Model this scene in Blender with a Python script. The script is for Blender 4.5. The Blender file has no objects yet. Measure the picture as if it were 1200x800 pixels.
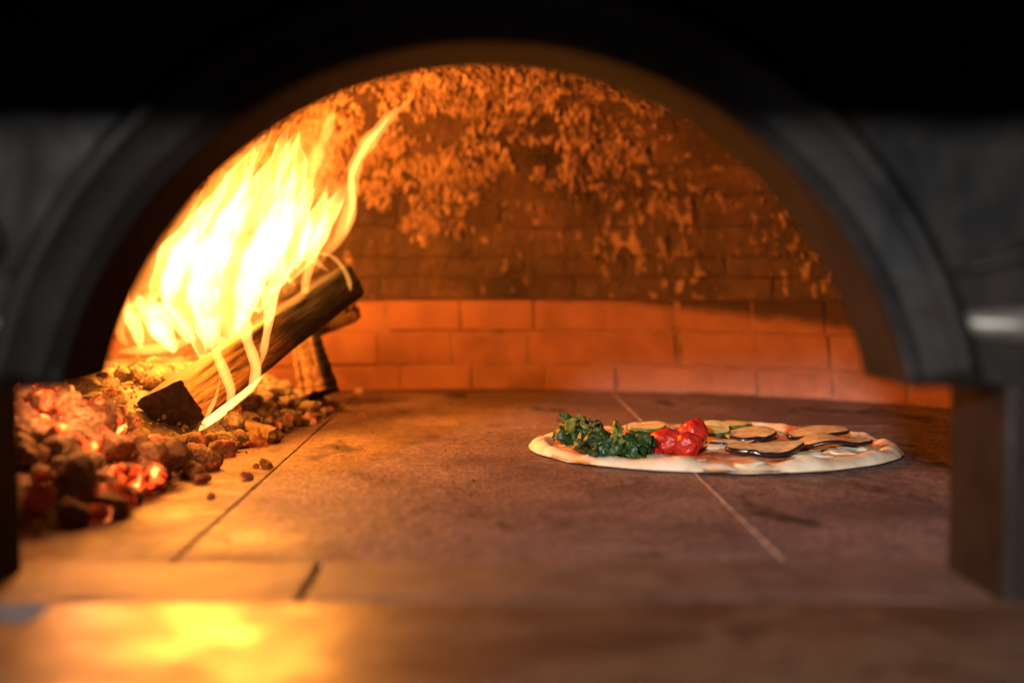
import bpy, bmesh, math, random
from mathutils import Vector, Matrix, noise
random.seed(7)
R = math.radians
scene = bpy.context.scene
C = scene.collection

# ------------------------------------------------------------------ camera
# oven axes: X right, Y into the oven (0 = front face of the mouth), Z up from the oven floor
F = 1600.0                                   # focal length in pixels of the 1200 px photograph
cam_d = bpy.data.cameras.new('camera')
cam = bpy.data.objects.new('camera', cam_d); C.objects.link(cam)
CAM = Vector((0.002, -0.60, 0.148))
yaw, pitch = math.atan(25 / F), math.atan(80 / F)
cam.location = CAM
cam.rotation_euler = (R(90) - pitch, 0, -yaw)
cam_d.sensor_width = 36; cam_d.lens = 48
cam_d.clip_start = 0.01; cam_d.clip_end = 50
cam_d.dof.use_dof = True
cam_d.dof.focus_distance = 1.12
cam_d.dof.aperture_fstop = 3.3
scene.camera = cam
MR = cam.rotation_euler.to_matrix()
FWD, RGT, UPV = MR @ Vector((0, 0, -1)), MR @ Vector((1, 0, 0)), MR @ Vector((0, 1, 0))
def ray(px, py): return FWD * F + RGT * (px - 600) - UPV * (py - 400)
def at_Y(px, py, Y):
    r = ray(px, py); return CAM + r * ((Y - CAM.y) / r.y)
def at_Z(px, py, Z=0.0):
    r = ray(px, py); return CAM + r * ((Z - CAM.z) / r.z)

# ------------------------------------------------------------------ light
w = bpy.data.worlds.new('World'); scene.world = w; w.use_nodes = True
w.node_tree.nodes['Background'].inputs[0].default_value = (0.55, 0.65, 0.9, 1)
w.node_tree.nodes['Background'].inputs[1].default_value = 0.012
def lamp(name, kind, loc, col, power, size):
    d = bpy.data.lights.new(name, kind); d.color = col; d.energy = power
    if kind == 'AREA': d.shape = 'DISK'; d.size = size
    else: d.shadow_soft_size = size
    o = bpy.data.objects.new(name, d); C.objects.link(o); o.location = loc
    return o
room = lamp('room_lamp', 'SPOT', (-0.60, -2.2, 0.62), (1.0, 0.97, 0.95), 340, 0.06)
room.rotation_euler = (Vector((0.47, 0, 0.08)) - room.location).to_track_quat('-Z', 'Y').to_euler()
room.data.spot_size = R(45); room.data.spot_blend = 1.0
FIRE = (1.0, 0.31, 0.03)
lamp('fire_light', 'POINT', (-0.27, 0.66, 0.17), FIRE, 7.6, 0.05)
lamp('fire_light', 'POINT', (-0.21, 0.79, 0.255), FIRE, 7.0, 0.04)
lamp('fire_light', 'POINT', (-0.34, 0.74, 0.13), FIRE, 2.2, 0.04)
lamp('fire_light', 'POINT', (-0.215, 0.52, 0.10), FIRE, 1.2, 0.02)
lamp('ember_fill', 'POINT', (-0.265, 0.30, 0.09), (1.0, 0.32, 0.085), 0.95, 0.03)  # added fill in free air above the front coals, on top of their glow
vs = scene.view_settings
vs.view_transform = 'Standard'; vs.look = 'None'; vs.exposure = 0.0; vs.gamma = 1
try: vs.use_curve_mapping = False
except Exception: pass

# ------------------------------------------------------------------ helpers
def link(o, parent=None):
    C.objects.link(o)
    if parent is not None: o.parent = parent
    return o
def tag(o, label=None, cat=None, group=None, kind=None):
    if label: o['label'] = label
    if cat: o['category'] = cat
    if group: o['group'] = group
    if kind: o['kind'] = kind
    return o
def empty(name, loc=(0, 0, 0)):
    o = bpy.data.objects.new(name, None); o.empty_display_size = 0.02
    o.location = loc; C.objects.link(o); return o
def mesh_obj(name, verts, faces, mat, parent=None, smooth=False, mats=None, fmat=None):
    me = bpy.data.meshes.new(name)
    me.from_pydata([tuple(v) for v in verts], [], faces)
    for m in (mats or [mat]): me.materials.append(m)
    if fmat: me.polygons.foreach_set('material_index', fmat)
    if smooth: me.polygons.foreach_set('use_smooth', [True] * len(me.polygons))
    me.update()
    o = bpy.data.objects.new(name, me); C.objects.link(o)
    if parent is not None:
        o.parent = parent
        pl = parent.matrix_basis.translation
        for v in me.vertices: v.co -= pl
    return o
def bm_obj(name, bm, mat, parent=None, smooth=False):
    bmesh.ops.recalc_face_normals(bm, faces=bm.faces)
    me = bpy.data.meshes.new(name); bm.to_mesh(me); bm.free()
    me.materials.append(mat)
    if smooth: me.polygons.foreach_set('use_smooth', [True] * len(me.polygons))
    o = bpy.data.objects.new(name, me); C.objects.link(o)
    if parent is not None:
        o.parent = parent
        pl = parent.matrix_basis.translation
        for v in me.vertices: v.co -= pl
    return o
def box_bm(x0, x1, y0, y1, z0, z1, bev=0.0, seg=1):
    bm = bmesh.new()
    bmesh.ops.create_cube(bm, size=1)
    for v in bm.verts:
        v.co = Vector((x0 if v.co.x < 0 else x1, y0 if v.co.y < 0 else y1, z0 if v.co.z < 0 else z1))
    if bev: bmesh.ops.bevel(bm, geom=bm.edges[:], offset=bev, segments=seg, affect='EDGES', profile=0.6)
    return bm
def nz(p, s=1.0, o=0.0): return noise.noise(Vector((p[0] * s + o, p[1] * s + o * 1.7, p[2] * s - o)))
def fbm(p, s=1.0, o=0.0, n=4):
    return noise.fractal(Vector((p[0] * s + o, p[1] * s + o * 1.7, p[2] * s - o)), 1.0, 2.0, n)
def smooth01(a, b, x):
    t = max(0.0, min(1.0, (x - a) / (b - a))); return t * t * (3 - 2 * t)
def interp(tab, x):
    if x <= tab[0][0]: return tab[0][1]
    for (a, va), (b, vb) in zip(tab, tab[1:]):
        if x <= b: return va + (vb - va) * (x - a) / (b - a)
    return tab[-1][1]

# ------------------------------------------------------------------ materials
class Mat:
    def __init__(s, name, rough=0.7, metal=0.0, spec=0.5):
        s.m = bpy.data.materials.new(name); s.m.use_nodes = True
        s.t = s.m.node_tree; s.b = s.t.nodes['Principled BSDF']
        s.b.inputs['Roughness'].default_value = rough
        s.b.inputs['Metallic'].default_value = metal
        s.b.inputs['Specular IOR Level'].default_value = spec
        s.co = s.t.nodes.new('ShaderNodeTexCoord')
        s.geo = s.t.nodes.new('ShaderNodeNewGeometry')
        s.pos = s.geo.outputs['Position']
    def n(s, k, **kw):
        x = s.t.nodes.new(k)
        for a, v in kw.items(): setattr(x, a, v)
        return x
    def l(s, a, b): s.t.links.new(a, b)
    def map(s, vec, scale=(1, 1, 1), rot=(0, 0, 0)):
        m = s.n('ShaderNodeMapping'); s.l(vec, m.inputs[0])
        m.inputs['Scale'].default_value = scale; m.inputs['Rotation'].default_value = rot
        return m.outputs[0]
    def noise(s, vec, scale, detail=4, rough=0.6, dist=0.0):
        x = s.n('ShaderNodeTexNoise'); s.l(vec, x.inputs['Vector'])
        x.inputs['Scale'].default_value = scale; x.inputs['Detail'].default_value = detail
        x.inputs['Roughness'].default_value = rough; x.inputs['Distortion'].default_value = dist
        return x.outputs[0]
    def ramp(s, fac, stops, interp='LINEAR'):
        x = s.n('ShaderNodeValToRGB'); x.color_ramp.interpolation = interp
        e = x.color_ramp.elements
        for i, (p, c) in enumerate(stops):
            if i >= 2: el = e.new(p)
            else: el = e[i]; el.position = p
            el.color = (*c, 1) if len(c) == 3 else c
        s.l(fac, x.inputs[0]); return x.outputs[0]
    def mix(s, fac, a, b, mode='MIX'):
        x = s.n('ShaderNodeMix', data_type='RGBA', blend_type=mode)
        for v, i in ((fac, x.inputs[0]), (a, x.inputs[6]), (b, x.inputs[7])):
            if isinstance(v, (int, float)): i.default_value = v
            elif isinstance(v, tuple): i.default_value = (*v, 1)
            else: s.l(v, i)
        return x.outputs[2]
    def math(s, op, a, b=None, c=None):
        x = s.n('ShaderNodeMath', operation=op)
        for i, v in enumerate((a, b, c)):
            if v is None: continue
            if isinstance(v, (int, float)): x.inputs[i].default_value = v
            else: s.l(v, x.inputs[i])
        return x.outputs[0]
    def sep(s, vec):
        x = s.n('ShaderNodeSeparateXYZ'); s.l(vec, x.inputs[0]); return x.outputs
    def col(s, c):
        if isinstance(c, tuple): s.b.inputs['Base Color'].default_value = (*c, 1)
        else: s.l(c, s.b.inputs['Base Color'])
    def rough(s, r): s.l(r, s.b.inputs['Roughness'])
    def bump(s, h, strength=0.5, dist=0.002, prev=None):
        x = s.n('ShaderNodeBump'); x.inputs['Strength'].default_value = strength
        x.inputs['Distance'].default_value = dist; s.l(h, x.inputs['Height'])
        if prev is not None: s.l(prev, x.inputs['Normal'])
        s.l(x.outputs[0], s.b.inputs['Normal']); return x.outputs[0]
    def rand(s):
        x = s.n('ShaderNodeObjectInfo'); return x.outputs['Random']

def mat_floor():
    k = Mat('oven_floor_stone', 0.75, 0, 0.10)
    a = k.noise(k.pos, 9, 6, 0.65); b = k.noise(k.pos, 75, 4, 0.65); g = k.noise(k.pos, 240, 2, 0.7)
    c = k.ramp(a, [(0.3, (0.11, 0.072, 0.070)), (0.52, (0.22, 0.145, 0.132)), (0.75, (0.34, 0.235, 0.205))])
    c = k.mix(k.ramp(b, [(0.42, (0, 0, 0)), (0.75, (0.8, 0.8, 0.8))]), c, (0.38, 0.27, 0.235), 'MIX')
    sp = k.noise(k.map(k.pos, (1, 1.6, 1)), 26, 3, 0.5, 0.6)
    c = k.mix(k.ramp(sp, [(0.64, (0, 0, 0)), (0.74, (1, 1, 1))]), c, (0.075, 0.05, 0.045))
    c = k.mix(k.ramp(g, [(0.48, (0, 0, 0)), (0.66, (0.9, 0.9, 0.9))]), c, (0.07, 0.046, 0.045))
    k.col(c)
    big = k.noise(k.map(k.pos, (1, 0.7, 1)), 4.2, 5, 0.6, 0.4)
    c = k.mix(k.ramp(big, [(0.46, (0, 0, 0)), (0.62, (0.72, 0.72, 0.72))]), c, (0.09, 0.060, 0.060))
    sm = k.noise(k.map(k.pos, (1, 0.5, 1)), 13, 4, 0.55, 0.3)
    c = k.mix(k.ramp(sm, [(0.575, (0, 0, 0)), (0.65, (0.85, 0.85, 0.85))]), c, (0.035, 0.024, 0.022)); k.col(c)
    k.rough(k.ramp(a, [(0.35, (0.42,) * 3), (0.65, (0.75,) * 3)]))
    n1 = k.bump(b, 0.7, 0.003); k.bump(g, 0.7, 0.0012, n1)
    return k.m
def mat_brick():
    k = Mat('refractory_brick', 0.85)
    a = k.noise(k.pos, 22, 5, 0.6); b = k.noise(k.pos, 160, 3, 0.6); rnd = k.rand()
    c = k.ramp(a, [(0.3, (0.26, 0.105, 0.065)), (0.6, (0.40, 0.165, 0.10)), (0.8, (0.46, 0.21, 0.13))])
    c = k.mix(k.math('MULTIPLY', rnd, 0.45), c, (0.44, 0.20, 0.12))
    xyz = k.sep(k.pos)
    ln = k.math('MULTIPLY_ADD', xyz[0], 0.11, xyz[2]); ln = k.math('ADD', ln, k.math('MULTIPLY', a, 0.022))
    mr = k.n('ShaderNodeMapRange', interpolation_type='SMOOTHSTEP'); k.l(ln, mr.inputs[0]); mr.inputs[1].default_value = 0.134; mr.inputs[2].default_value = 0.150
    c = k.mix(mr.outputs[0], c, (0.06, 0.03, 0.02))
    c = k.mix(k.ramp(k.noise(k.pos, 7, 5, 0.7), [(0.55, (0, 0, 0)), (0.8, (0.7, 0.7, 0.7))]), c, (0.12, 0.07, 0.05))
    k.col(c); n1 = k.bump(b, 0.5, 0.0015); k.bump(a, 0.4, 0.004, n1)
    return k.m
def mat_soot():
    k = Mat('soot_brick', 0.7)
    sq = k.map(k.pos, (1, 1, 0.55))
    a = k.noise(k.pos, 9, 6, 0.6, 0.3); b = k.noise(k.pos, 150, 3, 0.6)
    pl = k.noise(sq, 85, 4, 0.6, 0.5); area = k.noise(k.pos, 6.5, 3, 0.5)
    m = k.math('ADD', pl, k.math('MULTIPLY', k.math('SUBTRACT', area, 0.5), 0.55))
    mask = k.ramp(m, [(0.575, (0, 0, 0)), (0.63, (1, 1, 1))])
    c = k.ramp(a, [(0.36, (0.030, 0.015, 0.009)), (0.55, (0.085, 0.040, 0.023)), (0.74, (0.19, 0.09, 0.052))])
    c = k.mix(mask, c, k.ramp(b, [(0.3, (0.24, 0.12, 0.07)), (0.7, (0.42, 0.24, 0.14))]))
    k.col(c); n1 = k.bump(b, 0.4, 0.002); n2 = k.bump(pl, 0.7, 0.006, n1); k.bump(mask, 0.8, 0.003, n2)
    return k.m
def mat_simple(name, c0, c1, scale, rough=0.8, bs=0.5, bd=0.002, metal=0, spec=0.5, detail=4):
    k = Mat(name, rough, metal, spec)
    a = k.noise(k.pos, scale, detail, 0.6)
    k.col(k.ramp(a, [(0.3, c0), (0.7, c1)]))
    k.bump(a, bs, bd); return k.m
def mat_iron():
    k = Mat('cast_iron', 0.42, 0.0, 0.2)
    a = k.noise(k.pos, 18, 6, 0.65); b = k.noise(k.pos, 230, 3, 0.6)
    c = k.ramp(a, [(0.36, (0.0022, 0.0023, 0.0025)), (0.5, (0.0055, 0.0056, 0.0058)), (0.66, (0.015, 0.013, 0.011))])
    st = k.noise(k.pos, 8, 6, 0.7, 0.6)
    c = k.mix(k.ramp(st, [(0.44, (0, 0, 0)), (0.62, (0.8, 0.8, 0.8))]), c, (0.012, 0.0065, 0.0035))
    k.col(c); k.rough(k.ramp(st, [(0.35, (0.30,) * 3), (0.65, (0.75,) * 3)]))
    n1 = k.bump(b, 0.3, 0.001); k.bump(a, 0.3, 0.004, n1)
    return k.m
def mat_shelf():
    k = Mat('polished_stone', 0.2, 0.0, 0.22)
    v = k.noise(k.map(k.pos, (1, 2.2, 1), (0, 0, 0.6)), 10, 6, 0.62, 1.4)
    c = k.ramp(v, [(0.35, (0.06, 0.032, 0.02)), (0.5, (0.13, 0.075, 0.045)), (0.56, (0.20, 0.125, 0.08)), (0.64, (0.08, 0.044, 0.027))])
    k.col(c)
    b = k.noise(k.pos, 24, 4, 0.5)
    k.rough(k.ramp(b, [(0.3, (0.28,) * 3), (0.7, (0.52,) * 3)]))
    k.bump(b, 0.3, 0.004)
    k.b.inputs['Coat Weight'].default_value = 0.0; k.b.inputs['Coat Roughness'].default_value = 0.12
    return k.m
def mat_coal(name, glow, ash):
    k = Mat(name, 0.9)
    v = k.co.outputs['Object']; rnd = k.rand()
    off = k.n('ShaderNodeVectorMath', operation='ADD'); k.l(v, off.inputs[0])
    cmb = k.n('ShaderNodeCombineXYZ'); r10 = k.math('MULTIPLY', rnd, 37.0)
    for i in range(3): k.l(r10, cmb.inputs[i])
    k.l(cmb.outputs[0], off.inputs[1]); P = off.outputs[0]
    a = k.noise(P, 1.1, 4, 0.55); b = k.noise(P, 6, 4, 0.6)
    dark, mid, lite = (0.06, 0.034, 0.023), (0.34, 0.22, 0.15), (0.60, 0.46, 0.35)
    lo = 0.34 - 0.16 * ash
    c = k.ramp(a, [(lo, dark), (lo + 0.14, mid), (lo + 0.32, lite)])
    c = k.mix(k.math('MULTIPLY', rnd, 0.4), c, (0.15, 0.09, 0.06))
    k.col(c); n1 = k.bump(b, 0.8, 0.2); k.bump(a, 0.5, 0.3, n1)
    if glow > 0:
        g = k.noise(P, 1.0, 5, 0.62, 0.5)
        th = k.math('MULTIPLY_ADD', rnd, -0.20, 0.60)
        m = k.math('SUBTRACT', g, th)
        m = k.math('MULTIPLY', k.math('MAXIMUM', m, 0.0), 5.0)
        m = k.math('POWER', m, 1.3)
        e = k.ramp(m, [(0.0, (0.9, 0.035, 0.006)), (0.55, (1.0, 0.085, 0.012)), (1.0, (1.0, 0.24, 0.05))])
        k.l(e, k.b.inputs['Emission Color'])
        k.l(k.math('MULTIPLY_ADD', m, glow, 0.03), k.b.inputs['Emission Strength'])
    return k.m
def mat_flame(name, strength, col=(1.0, 0.34, 0.07)):
    m = bpy.data.materials.new(name); m.use_nodes = True; t = m.node_tree
    for n in list(t.nodes): t.nodes.remove(n)
    o = t.nodes.new('ShaderNodeOutputMaterial'); e = t.nodes.new('ShaderNodeEmission')
    e.inputs[0].default_value = (*col, 1); e.inputs[1].default_value = strength
    t.links.new(e.outputs[0], o.inputs['Volume'])
    return m

M = dict(
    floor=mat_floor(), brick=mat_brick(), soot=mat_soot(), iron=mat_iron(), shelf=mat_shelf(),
    mortar=mat_simple('mortar', (0.20, 0.095, 0.06), (0.44, 0.23, 0.15), 40, 0.95),
    sootmortar=mat_simple('soot_mortar', (0.03, 0.018, 0.012), (0.12, 0.07, 0.045), 40, 0.95),
    flake=mat_simple('peeling_lime', (0.10, 0.05, 0.03), (0.56, 0.33, 0.20), 45, 0.85),
    reveal=mat_simple('sooty_iron', (0.005, 0.0032, 0.0026), (0.026, 0.0145, 0.012), 26, 0.85, 0.5, 0.003, 0, 0.12, 7),
    ledgelit=mat_simple('highlit_iron', (0.03, 0.027, 0.024), (0.15, 0.135, 0.115), 40, 0.42, 0.3, 0.002, metal=0.3),  # lighter than the other iron: the ledge's highlight is put into its colour
    hood=mat_simple('hood_steel', (0.012, 0.012, 0.013), (0.03, 0.03, 0.032), 12, 0.6),
    stone=mat_simple('threshold_stone', (0.07, 0.044, 0.036), (0.21, 0.135, 0.105), 30, 0.6, 0.5, 0.003, detail=7),
    bed=mat_simple('ash_bed', (0.09, 0.06, 0.045), (0.40, 0.31, 0.25), 45, 0.95, 0.5, 0.004),
    ember=mat_coal('ember_hot', 6.0, 0.25), coal=mat_coal('ember_dull', 0.8, 0.55), ash=mat_coal('ash_coal', 0.0, 1.0),
)

# ------------------------------------------------------------------ the oven floor
floor = mesh_obj('floor', [(-0.8, 0.02, -0.03), (0.8, 0.02, -0.03), (0.8, 1.25, -0.03), (-0.8, 1.25, -0.03)], [(0, 1, 2, 3)], M['sootmortar'])
tag(floor, 'dark bedding under the stone slabs of the oven floor', kind='structure')
xs = [-0.79, -0.477, -0.162, 0.153, 0.468, 0.79]; ys = [0.092, 0.715, 1.23]
g = 0.0006
for i in range(5):
    for j in range(2):
        dz = random.uniform(-0.0006, 0.0006)
        bm = box_bm(xs[i] + g, xs[i + 1] - g, ys[j] + g, ys[j + 1] - g, -0.028, dz, 0.0005, 1)
        bm_obj('floor_slab', bm, M['floor'], floor)
# ash and sand swept into the long joints
M['joint'] = mat_simple('ash_filled_joint', (0.12, 0.08, 0.065), (0.46, 0.36, 0.30), 45, 0.95)
M['joint2'] = mat_simple('grimy_joint', (0.06, 0.038, 0.032), (0.22, 0.15, 0.125), 60, 0.95)
for x, wd, mt in ((0.153, 0.0009, 'joint'), (-0.162, 0.0011, 'joint2'), (0.468, 0.001, 'joint2'), (-0.477, 0.001, 'joint2')):
    vs, fs = [], []
    for i in range(121):
        y = 0.094 + 1.13 * i / 120; a = wd * (1 + 0.6 * nz((x, y * 40, 1))); xx = x + 0.0006 * nz((x, y * 25, 5))
        for dx, z in ((-a, -0.004), (-a * 0.8, 0.0010), (a * 0.8, 0.0010), (a, -0.004)): vs.append((xx + dx, y, z + 0.0006 * nz((x, y * 60, 3))))
    for i in range(120):
        for j in range(3): q = i * 4 + j; fs.append((q, q + 1, q + 5, q + 4))
    mesh_obj('joint_filling', vs, fs, M[mt], floor)
# threshold stones between the jambs
ths = [-0.30, -0.0845, 0.30]
for i in range(2):
    gl = 0.0019 if i == 1 else 0.0012
    bm = box_bm(ths[i] + gl, ths[i + 1] - (0.0019 if i == 0 else 0.0012), 0.006, 0.0922, -0.028, 0.0009, 0.001, 2)
    bmesh.ops.subdivide_edges(bm, edges=[e for e in bm.edges if e.calc_length() > 0.05], cuts=14, use_grid_fill=True)
    for v in bm.verts:
        if v.co.z > -0.006:
            v.co.z += 0.0008 * fbm(v.co, 30, 2)
            if v.co.y < 0.013: v.co.z -= 0.0025 * max(0, nz(v.co, 45, 9))
    bm_obj('threshold_stone', bm, M['stone'], floor)

# ------------------------------------------------------------------ the dome
CY, RW = 0.45, 0.666
dome = empty('oven_dome', (0, CY, 0))
tag(dome, 'domed brick oven chamber, upper courses black with peeling soot', 'oven')
def ring_pt(th, r, z): return Vector((r * math.cos(th), CY + r * math.sin(th), z))
YF = 0.078
def course(r0, z0, r1, z1, nfull, mat, phase, depth=0.05, joint=0.0024, jit=0.0022):
    """ring of bricks between two (radius, height) circles, inner faces towards the fire"""
    dth = 2 * math.pi / nfull
    prof = Vector((r1 - r0, z1 - z0)); L = prof.length; tdir = prof / L
    nrm = Vector((tdir.y, -tdir.x))                   # outward in (r,z)
    a, b = Vector((r0, z0)) + tdir * joint / 2, Vector((r1, z1)) - tdir * joint / 2
    bv = 0.0016
    meshes = []
    for q in range(3):
        seg = 2; ha = dth / 2 - joint / 2 / max(r0, 0.08)
        vs, fs = [], []
        def P(th, rz): return Vector((rz.x * math.cos(th), rz.x * math.sin(th), rz.y))
        def lay(inset, out, w=0.0):
            base = len(vs)
            for e in (0, 1):
                rz = (a + tdir * inset if e == 0 else b - tdir * inset) + nrm * out
                for s in range(seg + 1):
                    th = (-ha + inset / r0) + (2 * ha - 2 * inset / r0) * s / seg
                    v = P(th, rz)
                    if w: v += Vector((random.uniform(-w, w), random.uniform(-w, w), random.uniform(-w, w)))
                    vs.append(v)
            return base
        i0 = lay(bv, 0.0, 0.0009); i1 = lay(0.0, bv, 0.0006); i2 = lay(0.0, depth)
        n = seg + 1
        for s in range(seg): fs.append((i0 + s, i0 + s + 1, i0 + n + s + 1, i0 + n + s))
        def loop(i): return [i + s for s in range(n)] + [i + n + s for s in reversed(range(n))]
        for p, q2 in ((i0, i1), (i1, i2)):
            A, B = loop(p), loop(q2)
            for s in range(len(A)):
                t = (s + 1) % len(A); fs.append((A[s], B[s], B[t], A[t]))
        me = bpy.data.meshes.new('brick'); me.from_pydata([tuple(v) for v in vs], [], fs)
        me.materials.append(mat); me.update(); meshes.append(me)
    for i in range(nfull):
        th = (i + phase) * dth + random.uniform(-0.006, 0.006)
        if CY + r0 * math.sin(th) < YF + 0.03: continue
        o = bpy.data.objects.new('brick', random.choice(meshes)); C.objects.link(o); o.parent = dome
        k = random.uniform(-jit, jit)
        o.location = (k * math.cos(th), k * math.sin(th), 0)
        o.rotation_euler = (0, 0, th)
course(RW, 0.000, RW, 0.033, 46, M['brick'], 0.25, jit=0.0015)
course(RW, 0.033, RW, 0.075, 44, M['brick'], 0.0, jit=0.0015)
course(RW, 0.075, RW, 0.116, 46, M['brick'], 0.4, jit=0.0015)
RC = 0.657
course(RC, 0.116, RC, 0.143, 34, M['soot'], 0.1, joint=0.0013, jit=0.0009)
course(RC, 0.143, RC - 0.001, 0.168, 34, M['soot'], 0.6, joint=0.0013, jit=0.0009)
def dome_prof(t): return RC * math.cos(t), 0.168 + 0.30 * math.sin(t)
tcur = 0.0; nb = 34; ph = 0.15
for i in range(11):
    dt = R(6.9) if i < 7 else R(8.8)
    r0, z0 = dome_prof(tcur); r1, z1 = dome_prof(tcur + dt)
    course(r0, z0, r1, z1, max(8, int((34 if i < 7 else 22) * r0 / RC)), M['soot'], ph, joint=0.0013, jit=0.0009); ph = (ph + 0.5) % 1
    tcur += dt
# mortar shell just behind the brick faces, clipped at the front wall
def shell(name, prof, mat, n=72):
    vs, fs = [], []
    for (r, z) in prof:
        for i in range(n + 1):
            th = -R(34) + (math.pi + 2 * R(34)) * i / n
            v = ring_pt(th, r, z); v.y = max(v.y, YF); vs.append(v)
    for j in range(len(prof) - 1):
        for i in range(n):
            a = j * (n + 1) + i; fs.append((a, a + 1, a + n + 2, a + n + 1))
    return mesh_obj(name, vs, fs, mat, dome, True)
shell('mortar_bed', [(RW + 0.0022, -0.02), (RW + 0.0022, 0.1165)], M['mortar'])
pr = [(RC + 0.0014, 0.1168)] + [(r + 0.0014 * math.cos(t), z + 0.0014 * math.sin(t)) for t in [R(x) for x in range(0, 90, 5)] for r, z in [dome_prof(t)]] + [(0.001, 0.474)]
shell('soot_bed', pr, M['sootmortar'])
# peeling flakes: many little curled scales, denser over the fire side
vs, fs = [], []
def scale(th, t, w, h, lift, roll):
    r, z = dome_prof(t); p = ring_pt(th, r, z)
    nin = Vector((-math.cos(th) * math.cos(t), -math.sin(th) * math.cos(t), -math.sin(t))).normalized()
    e1 = Vector((-math.sin(th), math.cos(th), 0)); e2 = nin.cross(e1); e2 = e2 if e2.z > 0 else -e2
    ca, sa = math.cos(roll), math.sin(roll)
    f1, f2 = e1 * ca + e2 * sa, e2 * ca - e1 * sa
    base = len(vs); m = random.choice((6, 7, 8))
    side = random.choice((-1, 1, 1))
    for i in range(m):
        a = 2 * math.pi * i / m + random.uniform(-0.3, 0.3); k = random.uniform(0.6, 1.15)
        x, y = math.cos(a) * w * k, math.sin(a) * h * k
        up = 0.0012 + lift * max(0, 0.25 - y / h * 0.75) * random.uniform(0.5, 1.2)
        vs.append(p + f1 * x + f2 * y + nin * up)
    vs.append(p + nin * (lift * 0.75 + 0.002))
    for i in range(m):
        vs.append(vs[base + i] - nin * (0.002 + 0.5 * lift) )
    for i in range(m):
        j = (i + 1) % m
        fs.append((base + i, base + j, base + m)); fs.append((base + i, base + m + 1 + i, base + m + 1 + j, base + j))
cnt = 0
while cnt < 15000:
    th = random.uniform(R(28), R(158)); t = R(random.uniform(0, 52))
    r, z = dome_prof(t); p = ring_pt(th, r, z)
    left = smooth01(R(70), R(125), th)
    dens = 0.06 + 0.62 * smooth01(R(3), R(22), t) * (0.28 + 0.95 * left) + 0.25 * smooth01(R(34), R(44), t)
    cl = fbm(p, 11, 3.3) * 0.9 + 0.5 * nz(p, 34, 1.2)
    jl = (t / R(6.9)) % 1.0
    if jl < 0.12 or jl > 0.9: dens += 0.10
    if cl + dens * 1.5 - 0.58 < random.uniform(-0.12, 0.25): continue
    s = (0.38 + 0.85 * random.random() ** 2.2) * (1.0 + 0.2 * left)
    scale(th, t, 0.0028 * s, 0.0052 * s * random.uniform(0.7, 1.7), random.uniform(0.001, 0.006), random.uniform(-0.5, 0.5)); cnt += 1
fl = mesh_obj('peeling_flakes', vs, fs, M['flake'], dome); fl['kind'] = 'stuff'

# ------------------------------------------------------------------ the iron oven mouth
mouth = empty('oven_mouth', (0, 0, 0))
tag(mouth, 'dark cast iron arched oven mouth with moulded spandrels and square door slots', 'oven mouth')
HWB, HWA, ZS, ZA, DEP = 0.2306, 0.1875, 0.0974, 0.2485, 0.076
rad = (HWA ** 2 + (ZA - ZS) ** 2) / (2 * (ZA - ZS)); zc = ZA - rad
def arc(rr, n=48, zlow=ZS):
    a0 = math.asin(max(-1, min(1, (zlow - zc) / rr)))
    return [Vector((rr * math.cos(a0 + (math.pi - 2 * a0) * i / n), 0, zc + rr * math.sin(a0 + (math.pi - 2 * a0) * i / n))) for i in range(n + 1)]
opening = [Vector((HWB, 0, -0.03)), Vector((HWB, 0, ZS))] + arc(rad) + [Vector((-HWB, 0, ZS)), Vector((-HWB, 0, -0.03))]
# outer boundary matched to the opening point by point
XO, ZO = 0.80, 0.62
def outer(i, n):
    p = opening[i]
    if i == 0: return Vector((XO, 0, -0.03))
    if i == n - 1: return Vector((-XO, 0, -0.03))
    d = Vector((p.x, 0, p.z - 0.05)); k = min(XO / abs(d.x) if abs(d.x) > 1e-6 else 9e9, (ZO - 0.05) / d.z if d.z > 1e-6 else 9e9)
    return Vector((d.x * k, 0, 0.05 + d.z * k))
N = len(opening); vs, fs = [], []
RB = 0.004                                            # rounded arris of the opening
def off(i, k):
    p = opening[i]; a = opening[max(0, i - 1)]; b = opening[min(N - 1, i + 1)]
    t = (b - a).normalized(); nn = Vector((t.z, 0, -t.x))
    c = Vector((0, 0, 0.08)) - p
    if nn.dot(c) > 0: nn = -nn
    return p + nn * k
rings = []
for k, y in ((None, 0.0), (RB, 0.0), (RB * 0.3, RB * 0.3), (0.0, RB), (0.0, DEP - 0.003), (0.003, DEP), (None, DEP)):
    rings.append(len(vs))
    for i in range(N):
        p = outer(i, N) if k is None else off(i, k)
        vs.append(Vector((p.x, y, p.z)))
for q in range(len(rings) - 1):
    for i in range(N - 1):
        a, b = rings[q] + i, rings[q + 1] + i; fs.append((a, a + 1, b + 1, b))
nq = N - 1
mesh_obj('face_plate', vs, fs, None, mouth, mats=[M['iron'], M['reveal']], fmat=[1 if f // nq in (3, 4, 5) else 0 for f in range(len(fs))])
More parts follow.
